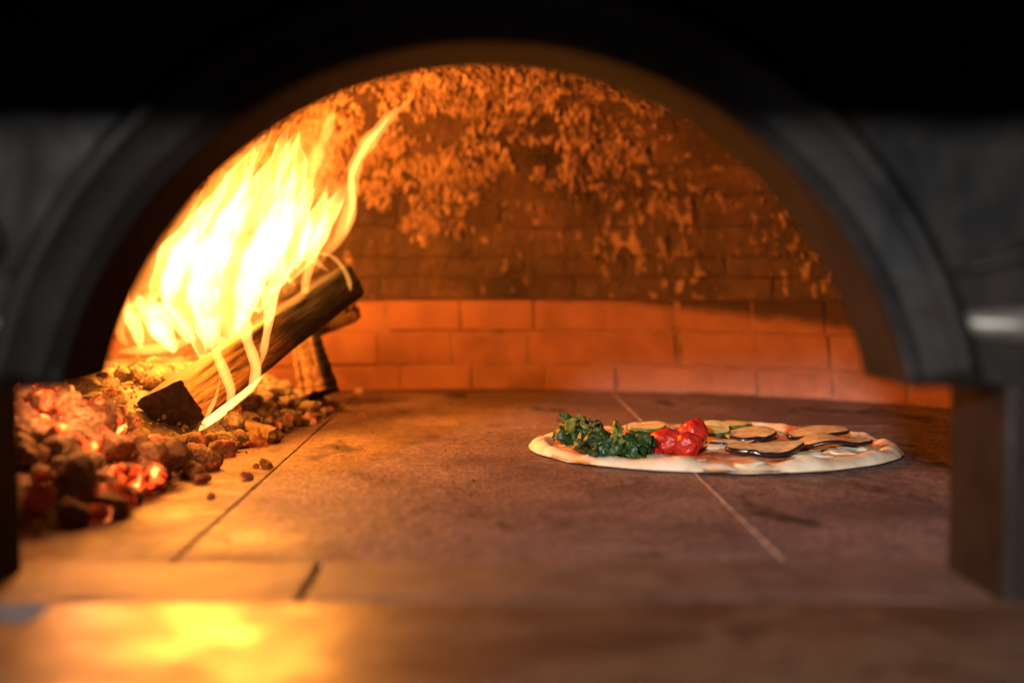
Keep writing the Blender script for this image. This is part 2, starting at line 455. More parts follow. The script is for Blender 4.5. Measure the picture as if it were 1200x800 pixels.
# mouldings: arch band (raised), bead, ledges
def sweep(path, prof, name, mat, taper=0):
    """profile (across, out towards the viewer) along a path in the XZ plane"""
    vs, fs = [], []; n = len(path); m = len(prof)
    for i, p in enumerate(path):
        a = path[max(0, i - 1)]; b = path[min(n - 1, i + 1)]; t = (b - a).normalized(); nn = Vector((t.z, 0, -t.x))
        kk = 1 if not taper else smooth01(-0.5, taper, i)
        for (u, v) in prof: 
            q = p + nn * u * (0.4 + 0.6 * kk) + Vector((0, -v * kk if v > 0 else 0.001, 0))
            if name == 'arch_band': q.z = max(q.z, ZS + 0.0008)
            vs.append(q)
    for i in range(n - 1):
        for j in range(m - 1):
            a = i * m + j; fs.append((a, a + 1, a + m + 1, a + m))
    fs.append(tuple(range(m))); fs.append(tuple((n - 1) * m + j for j in reversed(range(m))))
    return mesh_obj(name, vs, fs, mat, mouth, True)
band = [Vector((p.x, 0, p.z)) for p in arc(rad + 0.030, 60, ZS - 0.02)]
sweep(band, [(-0.0265, -0.001), (-0.0255, 0.0022), (-0.022, 0.0042), (-0.011, 0.0046), (-0.008, 0.0075), (-0.0045, 0.0092), (-0.001, 0.0078), (0.002, 0.003), (0.0035, -0.001)], 'arch_band', M['iron'])
half = lambda w, h: [(-w, -0.001), (-w * 0.9, h * 0.45), (-w * 0.55, h * 0.85), (0, h), (w * 0.55, h * 0.85), (w * 0.9, h * 0.45), (w, -0.001)]
for s in (1, -1):
    # ledge at the foot of the spandrel panel, rib above it, corner boss
    path = [Vector((s * (0.2035 + 0.012 * i), 0, 0.1245 + 0.0006 * max(0, 3 - i))) for i in range(32)]
    sweep(path, half(0.0085, 0.013), 'ledge', M['ledgelit'], 3)
    path = [Vector((s * (0.2035 + 0.012 * i), 0, 0.147 + 0.0034 * i)) for i in range(20)]
    sweep(path, half(0.004, 0.006), 'rib', M['iron'], 3)
# low-relief scroll on one spandrel
path = [Vector((-0.222 + (0.013 - 0.0012 * i * 0.5) * math.cos(2.6 - i * 0.42), 0, 0.160 + (0.013 - 0.0012 * i * 0.5) * math.sin(2.6 - i * 0.42))) for i in range(18)]
sweep(path, half(0.004, 0.005), 'scroll', M['iron'], 2)

# hood above the mouth, keeps the room light off the upper plate
hood = empty('smoke_hood', (0, -0.02, 0.30))
tag(hood, 'black steel smoke hood jutting out above the arched mouth', 'hood')
bm_obj('hood_bottom', box_bm(-0.78, 0.78, -0.30, -0.013, 0.300, 0.308, 0.001), M['hood'], hood)
bm_obj('hood_front', box_bm(-0.78, 0.78, -0.306, -0.301, 0.2665, 0.60, 0.001), M['hood'], hood)

# shelf in front of the mouth
sh = bm_obj('counter_shelf', box_bm(-0.193, 0.62, -0.42, 0.0035, -0.034, 0.0016, 0.002, 2), M['shelf'])
tag(sh, 'polished brown stone shelf in front of the oven mouth, mirroring the fire', 'shelf')
ct = bm_obj('stone_counter', box_bm(-0.80, 0.80, -0.46, -0.004, -0.10, -0.040, 0.004, 2), M['stone'])
tag(ct, 'rough stone counter under the polished shelf', 'counter')
lb = bm_obj('side_block', box_bm(-0.62, -0.1955, -0.36, -0.003, -0.039, -0.004, 0.004, 2), M['stone'])
tag(lb, 'grey stone block beside the end of the polished shelf', 'stone block')

# ------------------------------------------------------------------ ember bed and coals
random.seed(21)
EDGE = [(0.10, -0.275), (0.17, -0.245), (0.22, -0.232), (0.30, -0.222), (0.39, -0.208), (0.47, -0.218), (0.60, -0.192), (0.72, -0.180), (0.90, -0.162), (0.95, -0.19), (1.0, -0.26)]
def pile_h(x, y):
    e = interp(EDGE, y) - x
    if e < 0: return 0.0
    h = 0.062 * (1 - math.exp(-e / 0.075)) * (1 - 0.6 * math.exp(-((x + 0.255) / 0.05) ** 2 - ((y - 0.47) / 0.07) ** 2))
    return h * smooth01(0.10, 0.22, y) * (1 - 0.75 * smooth01(0.72, 1.0, y) * (1 - smooth01(0.0, 0.2, e)))
vs, fs = [], []; nx, ny = 90, 150
for j in range(ny + 1):
    y = 0.09 + 0.94 * j / ny
    for i in range(nx + 1):
        x = interp(EDGE, y) + 0.012 - 0.36 * i / nx
        p = Vector((x, y, 0)); h = pile_h(x, y)
        h += 0.004 * (0.2 + min(1, h / 0.01)) * (fbm(p, 60, 1) + 0.4) - 0.004
        vs.append((x, y, max(h - 0.004, -0.004) + 0.001))
for j in range(ny):
    for i in range(nx):
        a = j * (nx + 1) + i; fs.append((a, a + nx + 1, a + nx + 2, a + 1))
bed = mesh_obj('ash_bed', vs, fs, M['bed'], None, True)
tag(bed, 'bed of pale ash and fine cinders under the glowing coals', 'ash', kind='stuff')
# fine cinders
vs, fs = [], []
for q in range(1500):
    y = random.uniform(0.16, 0.97); e = abs(random.gauss(0, 0.07)) - random.choice((0, 0, 0, 0.02)) * random.random()
    x = interp(EDGE, y) - e; s = random.uniform(0.0010, 0.0034) * (1 if e > 0.0 else 0.55)
    p = Vector((x, y, pile_h(x, y) + s * 0.2 + (0.0015 if e > 0 else 0)))
    b = len(vs)
    rm = Matrix.Rotation(random.uniform(0, 6.28), 3, Vector((random.gauss(0, 1), random.gauss(0, 1), random.gauss(0, 1))).normalized())
    for d in ((1, 0, 0), (-1, 0, 0), (0, 1, 0), (0, -1, 0), (0, 0, 1), (0, 0, -1)):
        vs.append(p + rm @ Vector(d) * s * random.uniform(0.5, 1.2))
    for f in ((0, 2, 4), (2, 1, 4), (1, 3, 4), (3, 0, 4), (2, 0, 5), (1, 2, 5), (3, 1, 5), (0, 3, 5)): fs.append(tuple(b + k for k in f))
cin = mesh_obj('cinders', vs, fs, M['bed']); tag(cin, 'fine cinders and charcoal crumbs scattered over the ash bed', 'cinders', kind='stuff')
# burnt crumbs lying about on the floor slabs
vs, fs = [], []
for q in range(130):
    x, y = random.uniform(-0.16, 0.48), random.uniform(0.10, 1.0); s = random.uniform(0.0006, 0.0019); b = len(vs)
    for d in ((1, 0, 0), (-1, 0, 0), (0, 1, 0), (0, -1, 0), (0, 0, 0.8), (0, 0, -0.4)): vs.append(Vector((x, y, s * 0.4)) + Vector(d) * s * random.uniform(0.5, 1.3))
    for f in ((0, 2, 4), (2, 1, 4), (1, 3, 4), (3, 0, 4), (2, 0, 5), (1, 2, 5), (3, 1, 5), (0, 3, 5)): fs.append(tuple(b + k for k in f))
cr = mesh_obj('burnt_crumbs', vs, fs, mat_simple('burnt_crumb', (0.015, 0.01, 0.008), (0.12, 0.08, 0.06), 300, 0.9)); tag(cr, 'burnt crumbs scattered over the bare oven floor slabs', 'crumbs', kind='stuff')
def coal_mesh(seed, sub=3):
    bm = bmesh.new(); bmesh.ops.create_icosphere(bm, subdivisions=sub, radius=1)
    rr = random.Random(seed); planes = []
    for q in range(9):
        d = Vector((rr.gauss(0, 1), rr.gauss(0, 1), rr.gauss(0, 1))).normalized(); planes.append((d, rr.uniform(0.55, 0.95)))
    sx = Vector((rr.uniform(0.8, 1.45), rr.uniform(0.7, 1.0), rr.uniform(0.55, 0.85)))
    for v in bm.verts:
        p = v.co.copy()
        for d, k in planes:
            e = p.dot(d) - k
            if e > 0: p -= d * e * 0.9
        p *= 1 + 0.16 * fbm(p, 2.2, seed * 3.1) + 0.05 * nz(p, 7, seed)
        v.co = Vector((p.x * sx.x, p.y * sx.y, p.z * sx.z))
    me = bpy.data.meshes.new('coal'); bm.to_mesh(me); bm.free()
    me.polygons.foreach_set('use_smooth', [True] * len(me.polygons)); return me
CM = [coal_mesh(s) for s in range(9)]
CMM = {}
for k in ('ember', 'coal', 'ash'):
    CMM[k] = []
    for me in CM:
        m2 = me.copy(); m2.materials.append(M[k]); CMM[k].append(m2)
CL = {'ember': ('red hot coal glowing in the bright heart of the ember heap', 'embers glowing red hot'),
      'coal': ('dull red coal crusted with ash in the ember heap', 'dull coals of the ember heap'),
      'ash': ('pale ash covered coal fragment heaped around the burning log', 'ash covered coals')}
placed = []
def put_coal(p, s, kind, sink=0.25, lab=None, grp=None):
    o = bpy.data.objects.new({'ember': 'ember', 'coal': 'coal', 'ash': 'coal'}[kind], random.choice(CMM[kind]))
    C.objects.link(o); o.location = p + Vector((0, 0, s * (0.75 - sink * 2)))
    o.rotation_euler = (random.uniform(-0.6, 0.6), random.uniform(-0.6, 0.6), random.uniform(0, 6.28))
    o.scale = (s, s, s); l, gq = CL[kind]; tag(o, lab or l, 'coal', grp or gq); placed.append((p.x, p.y, s)); return o
def to_px(p):
    d = p - CAM; z = d.dot(FWD); return 600 + F * d.dot(RGT) / z, 400 - F * d.dot(UPV) / z
def inside_end(x, y, z):
    a, b = to_px(Vector((x, y, z))); return 138 < a < 268 and b < 503
tries = 0; hot = at_Z(88, 520, 0.03)
while len(placed) < 285 and tries < 30000:
    tries += 1
    y = random.uniform(0.19, 0.95)
    e = random.uniform(0, 1) ** 1.15 * 0.155; x = interp(EDGE, y) - e
    near = 1 - smooth01(0.3, 0.75, y)
    s = random.uniform(0.0068, 0.0125) * (1 + 0.8 * near * random.random()) * (1.0 if e > 0.02 else 0.85)
    if any((x - a) ** 2 + (y - b) ** 2 < (0.62 * (s + c)) ** 2 for a, b, c in placed): continue
    if y < 0.62 and y > 0.30 and inside_end(x, y, pile_h(x, y) + s * 1.1): continue
    dh = math.hypot(x - hot.x, (y - hot.y) * 0.7)
    hotp = math.exp(-(dh / 0.048) ** 2)
    u = random.random()
    kind = 'ember' if u < hotp * 0.9 else ('coal' if u < 0.5 * near + hotp * 0.5 + 0.08 else 'ash')
    put_coal(Vector((x, y, pile_h(x, y))), s, kind)
# a second, looser layer in the hot corner
for q in range(18):
    a = random.uniform(0, 6.28); rr_ = random.uniform(0, 0.06)
    x, y = hot.x - 0.02 + rr_ * math.cos(a), hot.y + 0.03 + 1.5 * rr_ * math.sin(a)
    put_coal(Vector((x, y, pile_h(x, y) + 0.010)), random.uniform(0.008, 0.013), 'ember' if random.random() < 0.7 else 'coal', 0.1)
for (px, py, s, kind) in ((60, 592, 0.021, 'ash'), (128, 560, 0.018, 'coal'), (130, 600, 0.012, 'ash')):
    p = at_Z(px, py + 6, 0.0)
    put_coal(p, s, kind, 0.1, {60: 'largest dark lump at the front corner of the ember heap by the jamb', 128: 'big rounded coal on the front edge of the ember heap', 130: 'flat pale coal lying against the largest dark lump'}[px], None)
for (px, py, s) in ((247, 584, 0.0035), (312, 549, 0.0062), (290, 562, 0.0045), (238, 566, 0.006), (420, 462, 0.006), (425, 489, 0.0035), (300, 548, 0.003)):
    p = at_Z(px, py, 0.0)
    put_coal(p, s, 'coal', 0.12, 'small stray coal lying apart on the bare oven floor', 'stray coals on the floor')

# ------------------------------------------------------------------ firewood
def mat_wood(name, char0, char1, axis_len, side=None):
    """object X runs along the log from its near end; charred past char0..char1"""
    k = Mat(name, 0.8)
    v = k.co.outputs['Object']; sx = k.sep(v)[0]
    fib = k.noise(k.map(v, (6, 90, 90)), 2.2, 5, 0.65, 0.5); big = k.noise(k.map(v, (8, 30, 30)), 1.6, 4, 0.6)
    c = k.ramp(fib, [(0.38, (0.035, 0.016, 0.007)), (0.5, (0.17, 0.085, 0.036)), (0.66, (0.32, 0.175, 0.08))])
    lim = k.math('ADD', sx, k.math('MULTIPLY', k.math('SUBTRACT', big, 0.5), axis_len * 0.55))
    mr = k.n('ShaderNodeMapRange', interpolation_type='SMOOTHSTEP'); k.l(lim, mr.inputs[0])
    mr.inputs[1].default_value = char0; mr.inputs[2].default_value = char1
    ch = k.ramp(k.noise(v, 60, 5, 0.6), [(0.35, (0.006, 0.005, 0.004)), (0.65, (0.018, 0.012, 0.009)), (0.85, (0.07, 0.05, 0.04))])
    if side is not None: mr.inputs[1].default_value, mr.inputs[2].default_value = side, side + 0.004; k.l(k.math('ADD', k.sep(v)[2], k.math('MULTIPLY', k.math('SUBTRACT', big, 0.5), 0.012)), mr.inputs[0])
    k.col(k.mix(mr.outputs[0], c, ch))
    n1 = k.bump(fib, 0.8, 0.003); k.bump(big, 0.4, 0.006, n1)
    return k.m
def log(name, A, B, section, sec_end, mat, endmat, label, up=Vector((0, 0, 1)), seg=40, rough=0.002, groove=0.0):
    ax = B - A; L = ax.length; X = ax / L; Y = up.cross(X).normalized(); Z = X.cross(Y)
    root = empty(name, A); root.rotation_euler = Matrix((X, Y, Z)).transposed().to_euler()
    tag(root, label, 'log')
    # densify the section outline
    def dens(s):
        out = []; n = len(s)
        for i in range(n):
            p, q = Vector(s[i]), Vector(s[(i + 1) % n])
            for t in range(6): out.append(p.lerp(q, t / 6))
        for _ in range(1): out = [(out[i - 1] + out[i] * 2 + out[(i + 1) % len(out)]) / 4 for i in range(len(out))]
        return out
    s0, s1 = dens(section), dens(sec_end); m = len(s0); vs, fs = [], []
    for i in range(seg + 1):
        t = i / seg; x = L * t
        for j in range(m):
            p = s0[j].lerp(s1[j], t)
            k = 1 + rough / 0.03 * (fbm((x * 14, p.x * 60, p.y * 60), 1, 5) * 1.0 + 0.5 * nz((x * 4, p.x * 260, p.y * 260), 1, 2))
            if groove: k += groove * (1 + nz((x * 40, p.x * 50, 4))) * math.sin(x * 560 + p.x * 120 + 5 * nz((x * 45, p.y * 60, 0)))
            xx = x + (0.004 * nz((p.x * 130, p.y * 130, t * 9)) if i in (0, seg) else 0)
            vs.append(Vector((xx, p.x * k, p.y * k)))
    for i in range(seg):
        for j in range(m):
            a, b = i * m + j, i * m + (j + 1) % m; fs.append((a, b, b + m, a + m))
    def raw(nm, vs, fs, mt, sm):
        me = bpy.data.meshes.new(nm); me.from_pydata([tuple(v) for v in vs], [], fs); me.materials.append(mt)
        if sm: me.polygons.foreach_set('use_smooth', [True] * len(me.polygons))
        me.update(); o = bpy.data.objects.new(nm, me); C.objects.link(o); o.parent = root; return o
    raw('split_wood', vs, fs, mat, True)
    for e in (0, seg):
        ring = [vs[e * m + j] for j in range(m)]; c = sum(ring, Vector()) / m; ev, ef = [], []
        for q in range(5):
            kk = 1 - q / 5
            for j in range(m):
                v = c.lerp(ring[j], kk); v = v + Vector(((-1 if e == 0 else 1) * 0.002 * (1 - kk) * (1 + 2 * nz(v, 150, 3)), 0, 0)); ev.append(v)
        ev.append(c)
        for q in range(4):
            for j in range(m):
                a, b = q * m + j, q * m + (j + 1) % m; ef.append((a, b, b + m, a + m))
        for j in range(m): ef.append((4 * m + j, 4 * m + (j + 1) % m, 5 * m))
        raw('end_grain', ev, ef, endmat, False)
    return root
M['charend'] = mat_simple('charred_end', (0.012, 0.008, 0.006), (0.05, 0.03, 0.022), 130, 0.8, 0.8, 0.003)
# main log: section drawn from its near end
YN = 0.53
endpx = [(156, 471), (213, 444), (226, 464), (240, 488), (229, 499), (184, 504)]
c0 = at_Y(200, 476, YN); c1 = at_Y(398, 334, 0.83)
ax = (c1 - c0).normalized(); Yv = Vector((0, 0, 1)).cross(ax).normalized(); Zv = ax.cross(Yv)
sec = []
for (px, py) in endpx:
    r_ = ray(px, py); t_ = (c0 - CAM).dot(ax) / r_.dot(ax)
    p = CAM + r_ * t_ - c0
    sec.append((p.dot(Yv), p.dot(Zv)))
sec2 = [(a * 0.92, b * 1.0) for a, b in sec]
M['wood'] = mat_wood('split_wood_charring', 0.13, 0.19, 0.30)
log('firewood_log', c0, c1, sec, sec2, M['wood'], M['charend'], 'split log burning over the embers, near end charred black', rough=0.0022)
# log lying across behind, carrying the far end of the main log
M['wood2'] = mat_wood('pale_split_wood', 0.10, 0.2, 0.2)
rnd_sec = lambda r, n=8, f=0.8: [(r * math.cos(2 * math.pi * i / n), r * f * math.sin(2 * math.pi * i / n)) for i in range(n)]
log('firewood_log', at_Y(412, 361, 0.90), at_Y(300, 402, 0.93), rnd_sec(0.024, 5), rnd_sec(0.028, 5), M['wood2'], M['wood2'],
    'pale split log lying crossways under the raised end of the burning log', rough=0.003)
# short standing billet with scaly ash-white side
M['ashwood'] = mat_simple('ash_white_wood', (0.10, 0.06, 0.035), (0.40, 0.28, 0.18), 60, 0.9, 0.6, 0.003)
log('firewood_billet', at_Y(375, 462, 0.845), at_Y(352, 374, 0.865), [(-0.022, -0.02), (0.022, -0.02), (0.024, 0.012), (-0.014, 0.022)],
    [(-0.016, -0.015), (0.016, -0.015), (0.017, 0.01), (-0.01, 0.016)], mat_wood('half_charred_billet', 0, 0, 0.1, 0.007), M['charend'],
    'short leaning billet with scaly ash white side propping the burning log', up=Vector((1, 0, 0)), rough=0.003, groove=0.028)
log('firewood_chunk', at_Y(278, 500, 0.60), at_Y(322, 512, 0.585), rnd_sec(0.013, 6, 0.7), rnd_sec(0.012, 6, 0.7), M['ashwood'], M['ashwood'],
    'cracked ashy wood chunk at the foot of the ember heap', rough=0.004, groove=0.03)
log('firewood_chunk', at_Y(150, 440, 0.72), at_Y(168, 425, 0.74), rnd_sec(0.010, 6, 0.7), rnd_sec(0.008, 6, 0.7), M['charend'], M['charend'],
    'small black charred wood chunk poking out behind the burning log', rough=0.004)

# ------------------------------------------------------------------ the fire
fire = empty('fire', (-0.26, 0.65, 0.04))
tag(fire, 'tall yellow white flames rising from the burning log', 'fire')
FL = mat_flame('flame_gas', 520); FW = mat_flame('flame_wisp', 170, (1.0, 0.36, 0.06)); FR = mat_flame('flame_runnel', 430); FB = mat_flame('flame_core', 225, (1.0, 0.42, 0.13)); FS = mat_flame('flame_sheath', 22, (1.0, 0.30, 0.04)); FV = mat_flame('flame_veil', 34, (1.0, 0.30, 0.04))
def catmull(P, n):
    out = []
    for i in range(len(P) - 1):
        p0, p1, p2, p3 = P[max(0, i - 1)], P[i], P[i + 1], P[min(len(P) - 1, i + 2)]
        for k in range(n):
            t = k / n
            out.append(tuple(0.5 * ((2 * b) + (c - a) * t + (2 * a - 5 * b + 4 * c - d) * t * t + (3 * b - a - 3 * c + d) * t ** 3) for a, b, c, d in zip(p0, p1, p2, p3)))
    out.append(P[-1]); return out
def tongue(pts, y0, y1, mat=None, flat=0.55, wob=0.0, seed=0.0, n=6, m=12, twist=0.0, hollow=0.0, hws=1.0):
    """pts: (px, py, half width px) from root to tip; y0..y1 depth of root and tip"""
    P = catmull([(float(a), float(b), c * hws) for a, b, c in pts], n); L = len(P); vs, fs = [], []
    cs = []
    for i, (px, py, hw) in enumerate(P):
        t = i / (L - 1); Y = y0 + (y1 - y0) * t
        if wob:
            px += wob * nz((py * 0.02, seed, 0)); Y += 0.0006 * wob * nz((py * 0.02, seed, 7))
            hw *= 1 + 0.45 * nz((py * 0.045, seed, 3))
        cs.append((at_Y(px, py, Y), max(hw, 0.25) * (Y - CAM.y) / F))
    for i, (c, hw) in enumerate(cs):
        a, b = cs[max(0, i - 1)][0], cs[min(L - 1, i + 1)][0]; T = (b - a).normalized()
        S = T.cross(Vector((0, 1, 0))).normalized(); D = S.cross(T).normalized()
        tw = twist * i / L
        S, D = S * math.cos(tw) + D * math.sin(tw), D * math.cos(tw) - S * math.sin(tw)
        for j in range(m):
            q = 2 * math.pi * j / m; k = 1 + 0.16 * nz((math.cos(q) * 1.3, math.sin(q) * 1.3, i * 0.16 + seed), 1, seed)
            vs.append(c + S * (hw * k * math.cos(q)) + D * (hw * flat * k * math.sin(q)))
    for i in range(L - 1):
        for j in range(m):
            a, b = i * m + j, i * m + (j + 1) % m; fs.append((a, b, b + m, a + m))
    fs.append(tuple(reversed(range(m)))); fs.append(tuple((L - 1) * m + j for j in range(m)))
    if hollow:                                            # burning gas is a skin round a dim core
        base = len(vs); lo, hi = 1, L - 2
        for i in range(lo, hi + 1):
            c = cs[i][0]; kk = hollow * (1 + 0.25 * nz((i * 0.3, seed, 1)))
            sh = (vs[i * m] - c) * (0.5 * (1 - kk) * nz((i * 0.15, seed, 9)))
            for j in range(m): vs.append(c + sh + (vs[i * m + j] - c) * kk)
        n2 = hi - lo + 1
        for i in range(n2 - 1):
            for j in range(m):
                a, b = base + i * m + j, base + i * m + (j + 1) % m; fs.append((a, a + m, b + m, b))
        fs.append(tuple(base + j for j in range(m))); fs.append(tuple(base + (n2 - 1) * m + j for j in reversed(range(m))))
    vol = 0.0
    for f in fs:
        for q in range(1, len(f) - 1): vol += vs[f[0]].dot(vs[f[q]].cross(vs[f[q + 1]]))
    if vol < 0: fs = [tuple(reversed(f)) for f in fs]
    return mesh_obj('flame_tongue', vs, fs, mat or FL, fire, True)
T = tongue
# main sheets
T([(238, 420, 5), (228, 385, 16), (212, 345, 30), (222, 305, 30), (244, 265, 22), (268, 225, 17), (290, 190, 10), (311, 158, 2)], 0.62, 0.66, wob=6, seed=1, hollow=0.74, hws=0.80)
T([(180, 350, 4), (186, 325, 14), (205, 295, 20), (232, 262, 15), (255, 228, 9), (275, 205, 2)], 0.68, 0.70, wob=4, seed=2, hollow=0.74, hws=0.80)
T([(262, 410, 8), (268, 370, 22), (280, 325, 30), (294, 275, 27), (306, 230, 20), (322, 190, 12), (332, 160, 5), (341, 146, 1)], 0.66, 0.68, wob=6, seed=3, hollow=0.74, hws=0.80)
T([(300, 365, 6), (318, 325, 20), (335, 290, 26), (346, 250, 22), (350, 215, 14), (350, 180, 7), (347, 158, 1)], 0.74, 0.72, wob=5, seed=4, hollow=0.74, hws=0.80)
T([(338, 330, 5), (356, 300, 15), (374, 268, 18), (390, 242, 12), (403, 214, 1)], 0.78, 0.76, wob=4, seed=5, hollow=0.74, hws=0.80)
T([(300, 300, 8), (312, 260, 14), (325, 225, 12), (352, 200, 8), (360, 182, 1)], 0.70, 0.70, wob=4, seed=6, hollow=0.74, hws=0.80)
T([(232, 340, 8), (250, 300, 14), (262, 262, 12), (285, 232, 8), (296, 200, 1)], 0.60, 0.62, wob=4, seed=16, hollow=0.74, hws=0.80)
# soft white-hot body and thin outer sheaths
T([(246, 410, 5), (240, 370, 22), (238, 325, 30), (258, 280, 28), (282, 238, 18), (300, 205, 3)], 0.70, 0.72, FB, flat=0.9, wob=4, seed=51, hws=0.66)
T([(275, 390, 6), (290, 345, 24), (306, 300, 32), (326, 262, 28), (340, 225, 16), (345, 190, 2)], 0.74, 0.75, FB, flat=0.9, wob=4, seed=52, hws=0.66)
T([(195, 365, 4), (200, 335, 18), (212, 305, 18), (236, 272, 10), (255, 250, 1)], 0.72, 0.74, FB, flat=0.9, wob=4, seed=53, hws=0.66)
T([(345, 315, 4), (362, 285, 14), (378, 262, 12), (392, 245, 1)], 0.78, 0.78, FB, flat=0.9, wob=3, seed=54, hws=0.66)
T([(235, 415, 6), (215, 360, 38), (222, 310, 46), (252, 255, 36), (282, 205, 22), (318, 150, 2)], 0.66, 0.68, FS, flat=0.5, wob=5, seed=55)
T([(270, 410, 10), (288, 340, 46), (310, 275, 44), (328, 215, 28), (346, 140, 2)], 0.69, 0.70, FS, flat=0.5, wob=5, seed=56)
T([(320, 340, 8), (350, 290, 34), (368, 245, 30), (378, 200, 16), (392, 150, 2)], 0.77, 0.76, FS, flat=0.5, wob=5, seed=57)
T([(215, 415, 10), (180, 385, 30), (158, 360, 20), (150, 335, 2)], 0.79, 0.80, FS, flat=0.6, wob=4, seed=58)
T([(205, 412, 6), (190, 385, 22), (180, 362, 16), (176, 345, 2)], 0.80, 0.81, FB, flat=0.7, wob=4, seed=59, hws=0.66)
# tips and wisps
T([(352, 230, 3), (366, 196, 7), (379, 165, 7), (387, 142, 5), (394, 118, 0.6)], 0.74, 0.72, FW, wob=3, seed=7)
T([(378, 300, 3), (396, 282, 7), (408, 255, 9), (411, 222, 8), (420, 188, 8), (438, 162, 8), (455, 138, 6), (484, 116, 0.6)], 0.78, 0.74, FW, wob=3, seed=8)
T([(404, 275, 1), (413, 240, 4), (412, 205, 4), (428, 172, 4), (446, 150, 3), (462, 130, 0.6)], 0.77, 0.73, FL, flat=0.5, seed=9)
T([(300, 260, 10), (335, 215, 34), (362, 180, 30), (380, 150, 16), (392, 125, 2)], 0.80, 0.80, FV, flat=0.5, wob=5, seed=10)
T([(340, 300, 10), (385, 262, 24), (404, 225, 14), (412, 190, 3)], 0.82, 0.80, FV, flat=0.5, seed=11)
T([(180, 400, 10), (165, 365, 26), (200, 320, 34), (250, 250, 34), (290, 190, 22), (320, 150, 3)], 0.80, 0.82, FV, flat=0.6, wob=4, seed=12)
# low flames behind the log on the fire's far side
T([(205, 412, 4), (186, 388, 9), (170, 362, 9), (160, 345, 2)], 0.80, 0.82, FL, wob=3, seed=20)
T([(150, 405, 3), (140, 385, 7), (152, 360, 7), (180, 346, 5), (205, 350, 1)], 0.82, 0.84, FW, wob=3, seed=21)
T([(165, 408, 3), (160, 384, 9), (148, 362, 6), (150, 340, 1)], 0.76, 0.78, FL, wob=3, seed=22)
T([(225, 400, 5), (205, 370, 10), (186, 362, 7), (172, 370, 2)], 0.74, 0.76, FL, wob=3, seed=23)
T([(138, 412, 2), (165, 410, 6), (200, 405, 7), (230, 395, 3)], 0.78, 0.78, FW, flat=0.8, seed=24)
# thin runnels licking down over the log's side
for i, pts in enumerate(([(246, 372, 16), (252, 405, 9), (264, 436, 8), (270, 462, 7), (258, 490, 1)],
        [(284, 368, 15), (290, 400, 8), (298, 430, 9), (296, 452, 7), (284, 470, 1)],
        [(316, 335, 16), (316, 370, 9), (311, 400, 6), (307, 422, 3), (302, 438, 0.6)],
        [(325, 330, 9), (318, 360, 6), (310, 388, 3), (304, 415, 1)],
        [(262, 395, 6), (254, 430, 4), (252, 455, 4), (262, 482, 1)],
        [(240, 398, 6), (246, 420, 3), (262, 452, 3), (268, 478, 1)])):
    T(pts, 0.55 + 0.012 * i, 0.53 + 0.014 * i, FR, flat=0.5, wob=3, seed=30 + i, hws=0.8)
T([(234, 504, 1.5), (248, 490, 7), (270, 473, 6), (292, 454, 5), (312, 434, 1)], 0.525, 0.66, FL, flat=0.7, seed=40)
T([(236, 502, 1), (246, 480, 3), (254, 462, 2), (258, 440, 0.6)], 0.52, 0.53, FL, flat=0.6, seed=41)
# short spikes on the right edge and curls round the far end
T([(350, 296, 10), (364, 302, 6), (376, 311, 3.5), (387, 319, 0.5)], 0.74, 0.75, FW, seed=42)
T([(322, 312, 10), (336, 325, 5), (348, 337, 0.5)], 0.70, 0.70, FW, seed=43)
T([(368, 296, 1.5), (388, 300, 2.5), (403, 316, 2.8), (410, 336, 2.8), (402, 350, 0.5)], 0.79, 0.80, FW, flat=0.9, seed=45)
# ragged tips breaking away along the crest
for i in range(22):
    u = random.random(); x0 = 205 + 185 * u; yt = interp([(0, 300), (0.15, 262), (0.35, 205), (0.6, 158), (0.75, 150), (0.85, 190), (1, 225)], u) - random.uniform(-25, 14)
    ln = random.uniform(45, 95); hw = random.uniform(3, 7.5)
    pts = [(x0 - 0.35 * ln * (1 - t) + 4 * math.sin(t * 6 + i * 1.7), yt + ln * (1 - t), hw * (0.25 + 1.6 * t) * (1 - t) ** 0.8 + 0.4) for t in (0, 0.18, 0.38, 0.6, 0.82, 1.0)]
    T(pts, 0.64 + 0.14 * random.random(), 0.64 + 0.14 * random.random(), FL if i % 2 else FW, flat=0.75, wob=3, seed=90 + i, n=4, m=8)
# fine filaments following the main sheets
for i in range(14):
    x0 = random.uniform(195, 365); y0 = random.uniform(270, 360); ln = random.uniform(70, 130); hw = random.uniform(3.5, 7)
    lean = 0.28 + 0.35 * random.random() * (1 if x0 < 300 else 0.4)
    pts = [(x0 + lean * ln * t + 5 * math.sin(t * 5 + i), y0 - ln * t, hw * (0.3 + 1.5 * t) * (1 - t) * 1.6 + 0.4) for t in (0, 0.2, 0.4, 0.6, 0.8, 1.0)]
    if x0 < 240: pts = [(a, b + 20, c) for a, b, c in pts]
    T(pts, 0.62 + 0.15 * random.random(), 0.64 + 0.14 * random.random(), FL if i % 3 else FW, flat=0.8, seed=60 + i, n=4, m=8)

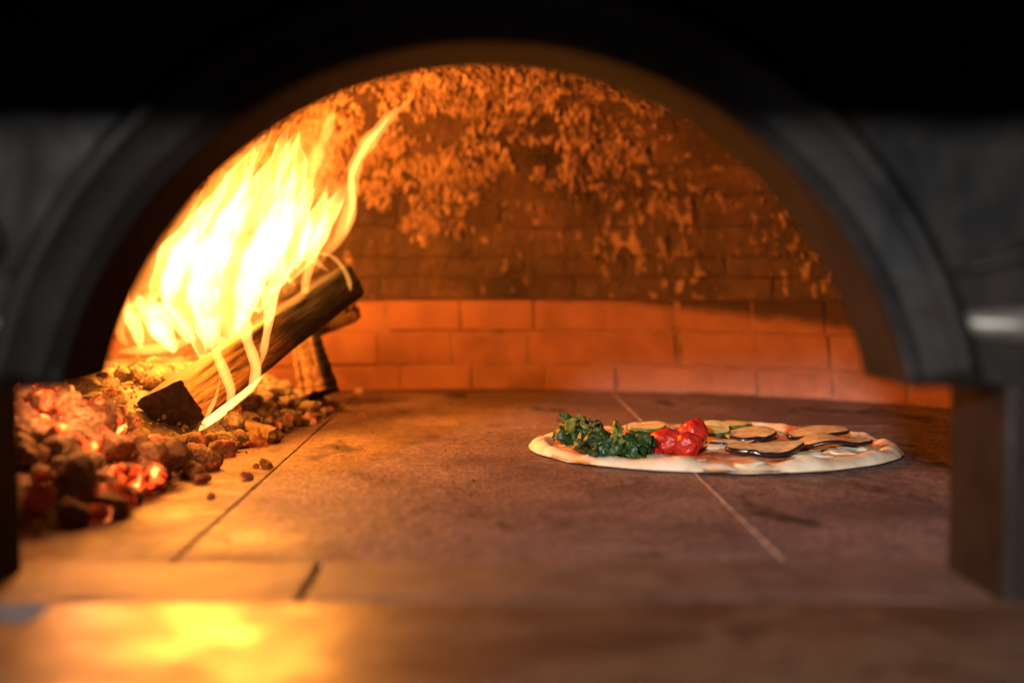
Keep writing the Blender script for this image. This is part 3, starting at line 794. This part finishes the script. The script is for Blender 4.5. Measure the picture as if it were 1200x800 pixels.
# ------------------------------------------------------------------ the pizza
random.seed(5)
PC = at_Z(835, 527, 0.0); PC.z = 0.0
pizza = empty('pizza', PC)
tag(pizza, 'raw edged pizza topped with spinach, tomatoes, courgette and aubergine slices', 'pizza')
AX, AY, ROT = 0.1545, 0.1435, R(-9)
def rim_r(a):
    return 1 + 0.018 * nz((math.cos(a) * 1.5, math.sin(a) * 1.5, 3)) + 0.010 * nz((math.cos(a) * 5, math.sin(a) * 5, 1))
def pz_pt(rho, a):
    x, y = AX * rho * math.cos(a), AY * rho * math.sin(a)
    return Vector((x * math.cos(ROT) - y * math.sin(ROT), x * math.sin(ROT) + y * math.cos(ROT), 0))
def dough_h(rho, a):
    p = pz_pt(rho, a)
    rimh = 0.0090 * (1 + 0.55 * nz((math.cos(a) * 3.4, math.sin(a) * 3.4, 8)) + 0.28 * nz((math.cos(a) * 9, math.sin(a) * 9, 2)) + 0.12 * nz((math.cos(a) * 22, math.sin(a) * 22, 6)))
    inner = 0.0050 + 0.0022 * fbm(p, 40, 4) + 0.0012 * fbm(p, 110, 2)
    wdt = 0.135 + 0.05 * nz((math.cos(a) * 4, math.sin(a) * 4, 5))
    k = smooth01(1 - wdt * 1.15, 1 - wdt * 0.45, rho)
    h = inner * (1 - k) + rimh * k
    return h
def dough_surface(x, y):
    """height of the dough at world x, y"""
    dx, dy = x - PC.x, y - PC.y
    u, v = dx * math.cos(ROT) + dy * math.sin(ROT), -dx * math.sin(ROT) + dy * math.cos(ROT)
    u /= AX; v /= AY; rho = math.hypot(u, v); a = math.atan2(v, u)
    return dough_h(min(rho / rim_r(a), 0.93), a)
na, nr = 220, 46; vs, fs = [], []
for j in range(1, nr + 1):
    rho = j / nr
    for i in range(na):
        a = 2 * math.pi * i / na; q = rim_r(a)
        rr_ = rho
        p = pz_pt(rr_ * q, a); h = dough_h(rho, a)
        if rho > 0.90:
            t = (rho - 0.90) / 0.10; h = h * math.sqrt(max(0, 1 - t * t * 0.93))
        vs.append(PC + p + Vector((0, 0, h)))
ci = len(vs); vs.append(PC + Vector((0, 0, dough_h(0, 0))))
bi = len(vs)
for (rho, h) in ((1.0, 0.0022), (0.975, 0.0008), (0.5, 0.0006)):
    for i in range(na):
        a = 2 * math.pi * i / na; vs.append(PC + pz_pt(rho * rim_r(a), a) + Vector((0, 0, h)))
for j in range(nr - 1):
    for i in range(na):
        a, b = j * na + i, j * na + (i + 1) % na; fs.append((a, a + na, b + na, b))
for i in range(na): fs.append((ci, i, (i + 1) % na))
prev = (nr - 1) * na
for q in range(3):
    cur = bi + q * na
    for i in range(na): fs.append((prev + i, cur + i, cur + (i + 1) % na, prev + (i + 1) % na))
    prev = cur
def mat_dough():
    k = Mat('pizza_dough', 0.6); v = k.co.outputs['Object']
    s = k.sep(v); a = k.noise(v, 60, 5, 0.6); b = k.noise(v, 28, 4, 0.65, 0.8); f = k.noise(v, 260, 3, 0.6)
    rx = k.math('MULTIPLY', s[0], 1 / AX); ry = k.math('MULTIPLY', s[1], 1 / AY)
    rr = k.math('SQRT', k.math('ADD', k.math('MULTIPLY', rx, rx), k.math('MULTIPLY', ry, ry)))
    crust = k.ramp(a, [(0.3, (0.66, 0.50, 0.32)), (0.55, (0.80, 0.67, 0.48)), (0.8, (0.84, 0.74, 0.57))])
    sauce = k.ramp(b, [(0.32, (0.50, 0.075, 0.03)), (0.46, (0.66, 0.22, 0.08)), (0.56, (0.76, 0.48, 0.24)), (0.70, (0.80, 0.68, 0.48))])
    lim = k.math('ADD', rr, k.math('MULTIPLY', k.math('SUBTRACT', b, 0.5), 0.32))
    mr = k.n('ShaderNodeMapRange', interpolation_type='SMOOTHSTEP'); k.l(lim, mr.inputs[0])
    mr.inputs[1].default_value = 0.84; mr.inputs[2].default_value = 0.96
    k.col(k.mix(mr.outputs[0], sauce, crust))
    k.l(k.mix(mr.outputs[0], (0.35,) * 3, (0.75,) * 3), k.b.inputs['Roughness'])
    k.b.inputs['Subsurface Weight'].default_value = 0.25; k.b.inputs['Subsurface Radius'].default_value = (0.004, 0.002, 0.001)
    n1 = k.bump(f, 0.25, 0.0006); k.bump(a, 0.5, 0.002, n1); return k.m
mesh_obj('crust', vs, fs, mat_dough(), pizza, True)

def glossy(name, c0, c1, scale, rough, sss=0.0, bd=0.001):
    k = Mat(name, rough); v = k.co.outputs['Object']; a = k.noise(v, scale, 5, 0.6)
    k.col(k.ramp(a, [(0.3, c0), (0.7, c1)])); k.bump(a, 0.5, bd)
    if sss:
        k.b.inputs['Subsurface Weight'].default_value = sss; k.b.inputs['Subsurface Radius'].default_value = (0.004, 0.0015, 0.0008)
    return k.m
M['tomato'] = glossy('roast_tomato', (0.46, 0.012, 0.008), (0.70, 0.045, 0.022), 160, 0.24, 0.2, 0.003)
M['spin'] = glossy('wilted_spinach', (0.009, 0.036, 0.008), (0.045, 0.10, 0.022), 70, 0.42, 0, 0.002)
M['spin2'] = glossy('yellow_green_leaf', (0.10, 0.14, 0.02), (0.28, 0.27, 0.05), 130, 0.4, 0, 0.002)
M['cour'] = glossy('courgette_flesh', (0.66, 0.50, 0.16), (0.85, 0.74, 0.34), 200, 0.4, 0.2)
M['courskin'] = glossy('courgette_skin', (0.04, 0.10, 0.02), (0.14, 0.22, 0.05), 200, 0.35)
M['aub'] = glossy('aubergine_flesh', (0.50, 0.29, 0.10), (0.86, 0.66, 0.34), 150, 0.42, 0.2, 0.002)
M['aubskin'] = glossy('aubergine_skin', (0.012, 0.007, 0.012), (0.035, 0.018, 0.022), 200, 0.16)
M['cheese'] = glossy('melted_cheese', (0.70, 0.58, 0.38), (0.82, 0.74, 0.58), 90, 0.3, 0.3)
M['onion'] = glossy('brown_onion', (0.20, 0.09, 0.06), (0.36, 0.18, 0.10), 120, 0.35)
# cheese patches
for (px, py, s) in ((800, 536, 0.013), (765, 532, 0.011), (720, 520, 0.014), (860, 516, 0.020), (905, 524, 0.016), (880, 541, 0.010), (950, 530, 0.014), (985, 526, 0.012), (830, 520, 0.016), (700, 526, 0.010), (770, 500, 0.018), (900, 505, 0.014), (1000, 522, 0.010)):
    p = at_Z(px, py, 0.008); bm = bmesh.new(); bmesh.ops.create_icosphere(bm, subdivisions=3, radius=1)
    sd = random.uniform(0, 50)
    for v in bm.verts:
        k = 1 + 0.45 * fbm(v.co, 1.5, sd); x, y = p.x + v.co.x * s * k * 1.2, p.y + v.co.y * s * k
        v.co = Vector((x, y, dough_surface(x, y) + v.co.z * 0.0022 + 0.0006))
    bm_obj('cheese', bm, M['cheese'], pizza, True)
# slices
def slice_(name, fleshm, skinm, px0, px1, py, yaw, ratio, thick, tilt=0.0, wave=0.003, lift=0.0, sd=0.0, z=0.009, roll=0.0):
    p0, p1 = at_Z(px0, py, z), at_Z(px1, py, z); c = (p0 + p1) / 2; L = (p1 - p0).length / 2; W = L * ratio
    base = dough_surface(c.x, c.y) + 0.0012 + lift
    nA, nR = 40, 6; vs, fs, sk, skf = [], [], [], []
    def S(rho, a, top):
        ir = 1 + 0.13 * nz((math.cos(a) * 1.6, math.sin(a) * 1.6, sd * 3)) + 0.03 * nz((math.cos(a) * 5, math.sin(a) * 5, sd))
        u, v = math.cos(a) * rho * L * ir, math.sin(a) * rho * W * ir
        x, y = u * math.cos(yaw) - v * math.sin(yaw), u * math.sin(yaw) + v * math.cos(yaw)
        zz = base + v * math.sin(tilt) + u * math.sin(roll + 0.07) + wave * math.sin(u / L * 2.6 + sd) * (0.5 + 0.5 * rho) + wave * 0.8 * nz((u * 40, v * 40, sd))
        zz += (thick if top else 0) * (1 - 0.25 * rho * rho)
        zf = dough_surface(c.x + x, c.y + y) + 0.0006
        if zz < zf + (thick if top else 0): zz = zf + (thick if top else 0)
        return Vector((c.x + x, c.y + y, zz))
    for r_ in range(1, nR + 1):
        for i in range(nA): vs.append(S(r_ / nR * 0.985, 2 * math.pi * i / nA, True))
    vs.append(S(0, 0, True)); ce = len(vs) - 1
    for r_ in range(nR - 1):
        for i in range(nA):
            a, b = r_ * nA + i, r_ * nA + (i + 1) % nA; fs.append((a, a + nA, b + nA, b))
    for i in range(nA): fs.append((ce, i, (i + 1) % nA))
    root = mesh_obj(name, vs, fs, fleshm, pizza, True)
    for i in range(nA):
        a = 2 * math.pi * i / nA; t = S(0.975, a, True) + Vector((0, 0, 0.0002)); o = S(1.0, a, True); o2 = S(1.0, a, False); q = S(0.2, a, False)
        m_ = o.lerp(o2, 0.5); m_ += (m_ - c).normalized() * 0.0007; m_.z = (o.z + o2.z) / 2
        o.z -= 0.0004
        sk += [t, o, m_, o2, q]
    for i in range(nA):
        j = (i + 1) % nA
        for q in range(4): skf.append((i * 5 + q, i * 5 + q + 1, j * 5 + q + 1, j * 5 + q))
    s = mesh_obj('skin', [v - PC for v in sk], skf, skinm, None, True); s.parent = root
    return root
CO, CS, AU, AS = M['cour'], M['courskin'], M['aub'], M['aubskin']
slice_('courgette_slice', CO, CS, 832, 882, 499, 0.2, 0.70, 0.0042, 0.06, 0.001, 0.001, 1)
slice_('courgette_slice', CO, CS, 812, 856, 504, -0.3, 0.7, 0.004, 0.28, 0.001, 0.004, 2)
slice_('courgette_slice', CO, CS, 815, 856, 511, 0.4, 0.6, 0.004, 0.26, 0.001, 0.005, 3)
slice_('courgette_slice', CO, CS, 733, 780, 502, 0.1, 0.8, 0.004, 0.05, 0.001, 0.002, 4)
slice_('aubergine_slice', AU, AS, 845, 910, 511, 0.15, 0.85, 0.0045, 0.15, 0.0012, 0.0030, 6)
slice_('aubergine_slice', AU, AS, 922, 994, 509, -0.12, 0.80, 0.0038, 0.06, 0.0015, 0.0030, 7)
slice_('aubergine_slice', AU, AS, 928, 1020, 520, 0.12, 0.62, 0.0042, 0.05, 0.0025, 0.0030, 8.4)
slice_('aubergine_slice', AU, AS, 852, 944, 529, 0.05, 0.50, 0.0045, 0.13, 0.0020, 0.0035, 4.2)
slice_('aubergine_slice', M['cheese'], AS, 826, 884, 519, -0.2, 0.5, 0.003, 0.05, 0.0015, 0.001, 10)
# tomatoes
def tomato(px, py, w, h, sd):
    p = at_Z(px, py, 0.010); bm = bmesh.new(); bmesh.ops.create_icosphere(bm, subdivisions=4, radius=1); b0 = dough_surface(p.x, p.y)
    for v in bm.verts:
        q = v.co.copy()
        k = 1 + 0.26 * nz(q, 1.3, sd) - 0.20 * abs(nz(q, 2.1, sd + 4)) - 0.07 * abs(nz(q, 4.5, sd + 2)) + 0.04 * nz(q, 9, sd)
        v.co = Vector((p.x + q.x * w * k, p.y + q.y * w * 0.9 * k, b0 + h * 0.42 + q.z * h * 0.56 * k))
    bm_obj('tomato', bm, M['tomato'], pizza, True)
tomato(812, 521, 0.0125, 0.027, 2.0); tomato(782, 523, 0.0165, 0.019, 5.5); tomato(805, 525, 0.0115, 0.019, 9.1); tomato(765, 525, 0.0085, 0.012, 3.3)
# wilted spinach: crumpled leaf sheets heaped in clumps
def leaf(c, s, sd, mat, par, roll):
    n = 20; vs, fs = [], []; rm = Matrix.Rotation(roll[0], 3, 'Z') @ Matrix.Rotation(roll[1], 3, 'X') @ Matrix.Rotation(roll[2], 3, 'Y')
    for j in range(n + 1):
        for i in range(n + 1):
            u, v = i / n * 2 - 1, j / n * 2 - 1
            wdt = (1 - 0.75 * max(0, v) ** 1.5) * (1 - 0.3 * max(0, -v) ** 3)
            p = Vector((u * wdt * 0.8, v, 0.6 * (1 - 0.8 * u * u - 0.6 * v * v)))
            d = Vector((fbm(p, 1.7, sd), fbm(p, 1.7, sd + 11), fbm(p, 2.1, sd + 23))) * 0.55
            d += Vector((nz(p, 6, sd), nz(p, 6, sd + 3), nz(p, 6, sd + 5))) * 0.05
            q = rm @ ((p + d) * s) + c
            q.z = max(q.z, dough_surface(q.x, q.y) + 0.0004)
            vs.append(q)
    for j in range(n):
        for i in range(n):
            a = j * (n + 1) + i; fs.append((a, a + 1, a + n + 2, a + n + 1))
    o = mesh_obj('leaf', [v - PC for v in vs], fs, mat, None, True); o.parent = par
    md = o.modifiers.new('thickness', 'SOLIDIFY'); md.thickness = 0.0007
for (px, py, w, h, nl, yel) in ((677, 516, 0.0180, 0.021, 8, 0.10), (710, 531, 0.0135, 0.016, 6, 0.3), (741, 530, 0.0115, 0.015, 6, 0.0)):
    p = at_Z(px, py, 0.008); sd = random.uniform(0, 90)
    bm = bmesh.new(); bmesh.ops.create_icosphere(bm, subdivisions=4, radius=1); b0 = dough_surface(p.x, p.y)
    for v in bm.verts:
        q = v.co.copy(); k = 0.80 + 0.35 * fbm(q, 1.8, sd) + 0.12 * nz(q, 7, sd)
        v.co = Vector((p.x + q.x * w * k, p.y + q.y * w * k, b0 + h * 0.30 + q.z * h * 0.5 * k))
    cl = bm_obj('spinach', bm, M['spin'], pizza, True)
    for q in range(nl):
        a = random.uniform(0, 6.28); k = math.sqrt(random.random()) * 0.62
        c = Vector((p.x + w * k * math.cos(a), p.y + w * k * math.sin(a) - 0.004, b0 + h * random.uniform(0.3, 0.62) * (1.1 - 0.5 * k)))
        leaf(c, random.uniform(0.0105, 0.0155), random.uniform(0, 99), M['spin2'] if random.random() < yel + 0.08 else M['spin'], cl,
             (random.uniform(0, 6.28), random.uniform(-1.1, 1.1), random.uniform(-1.1, 1.1)))
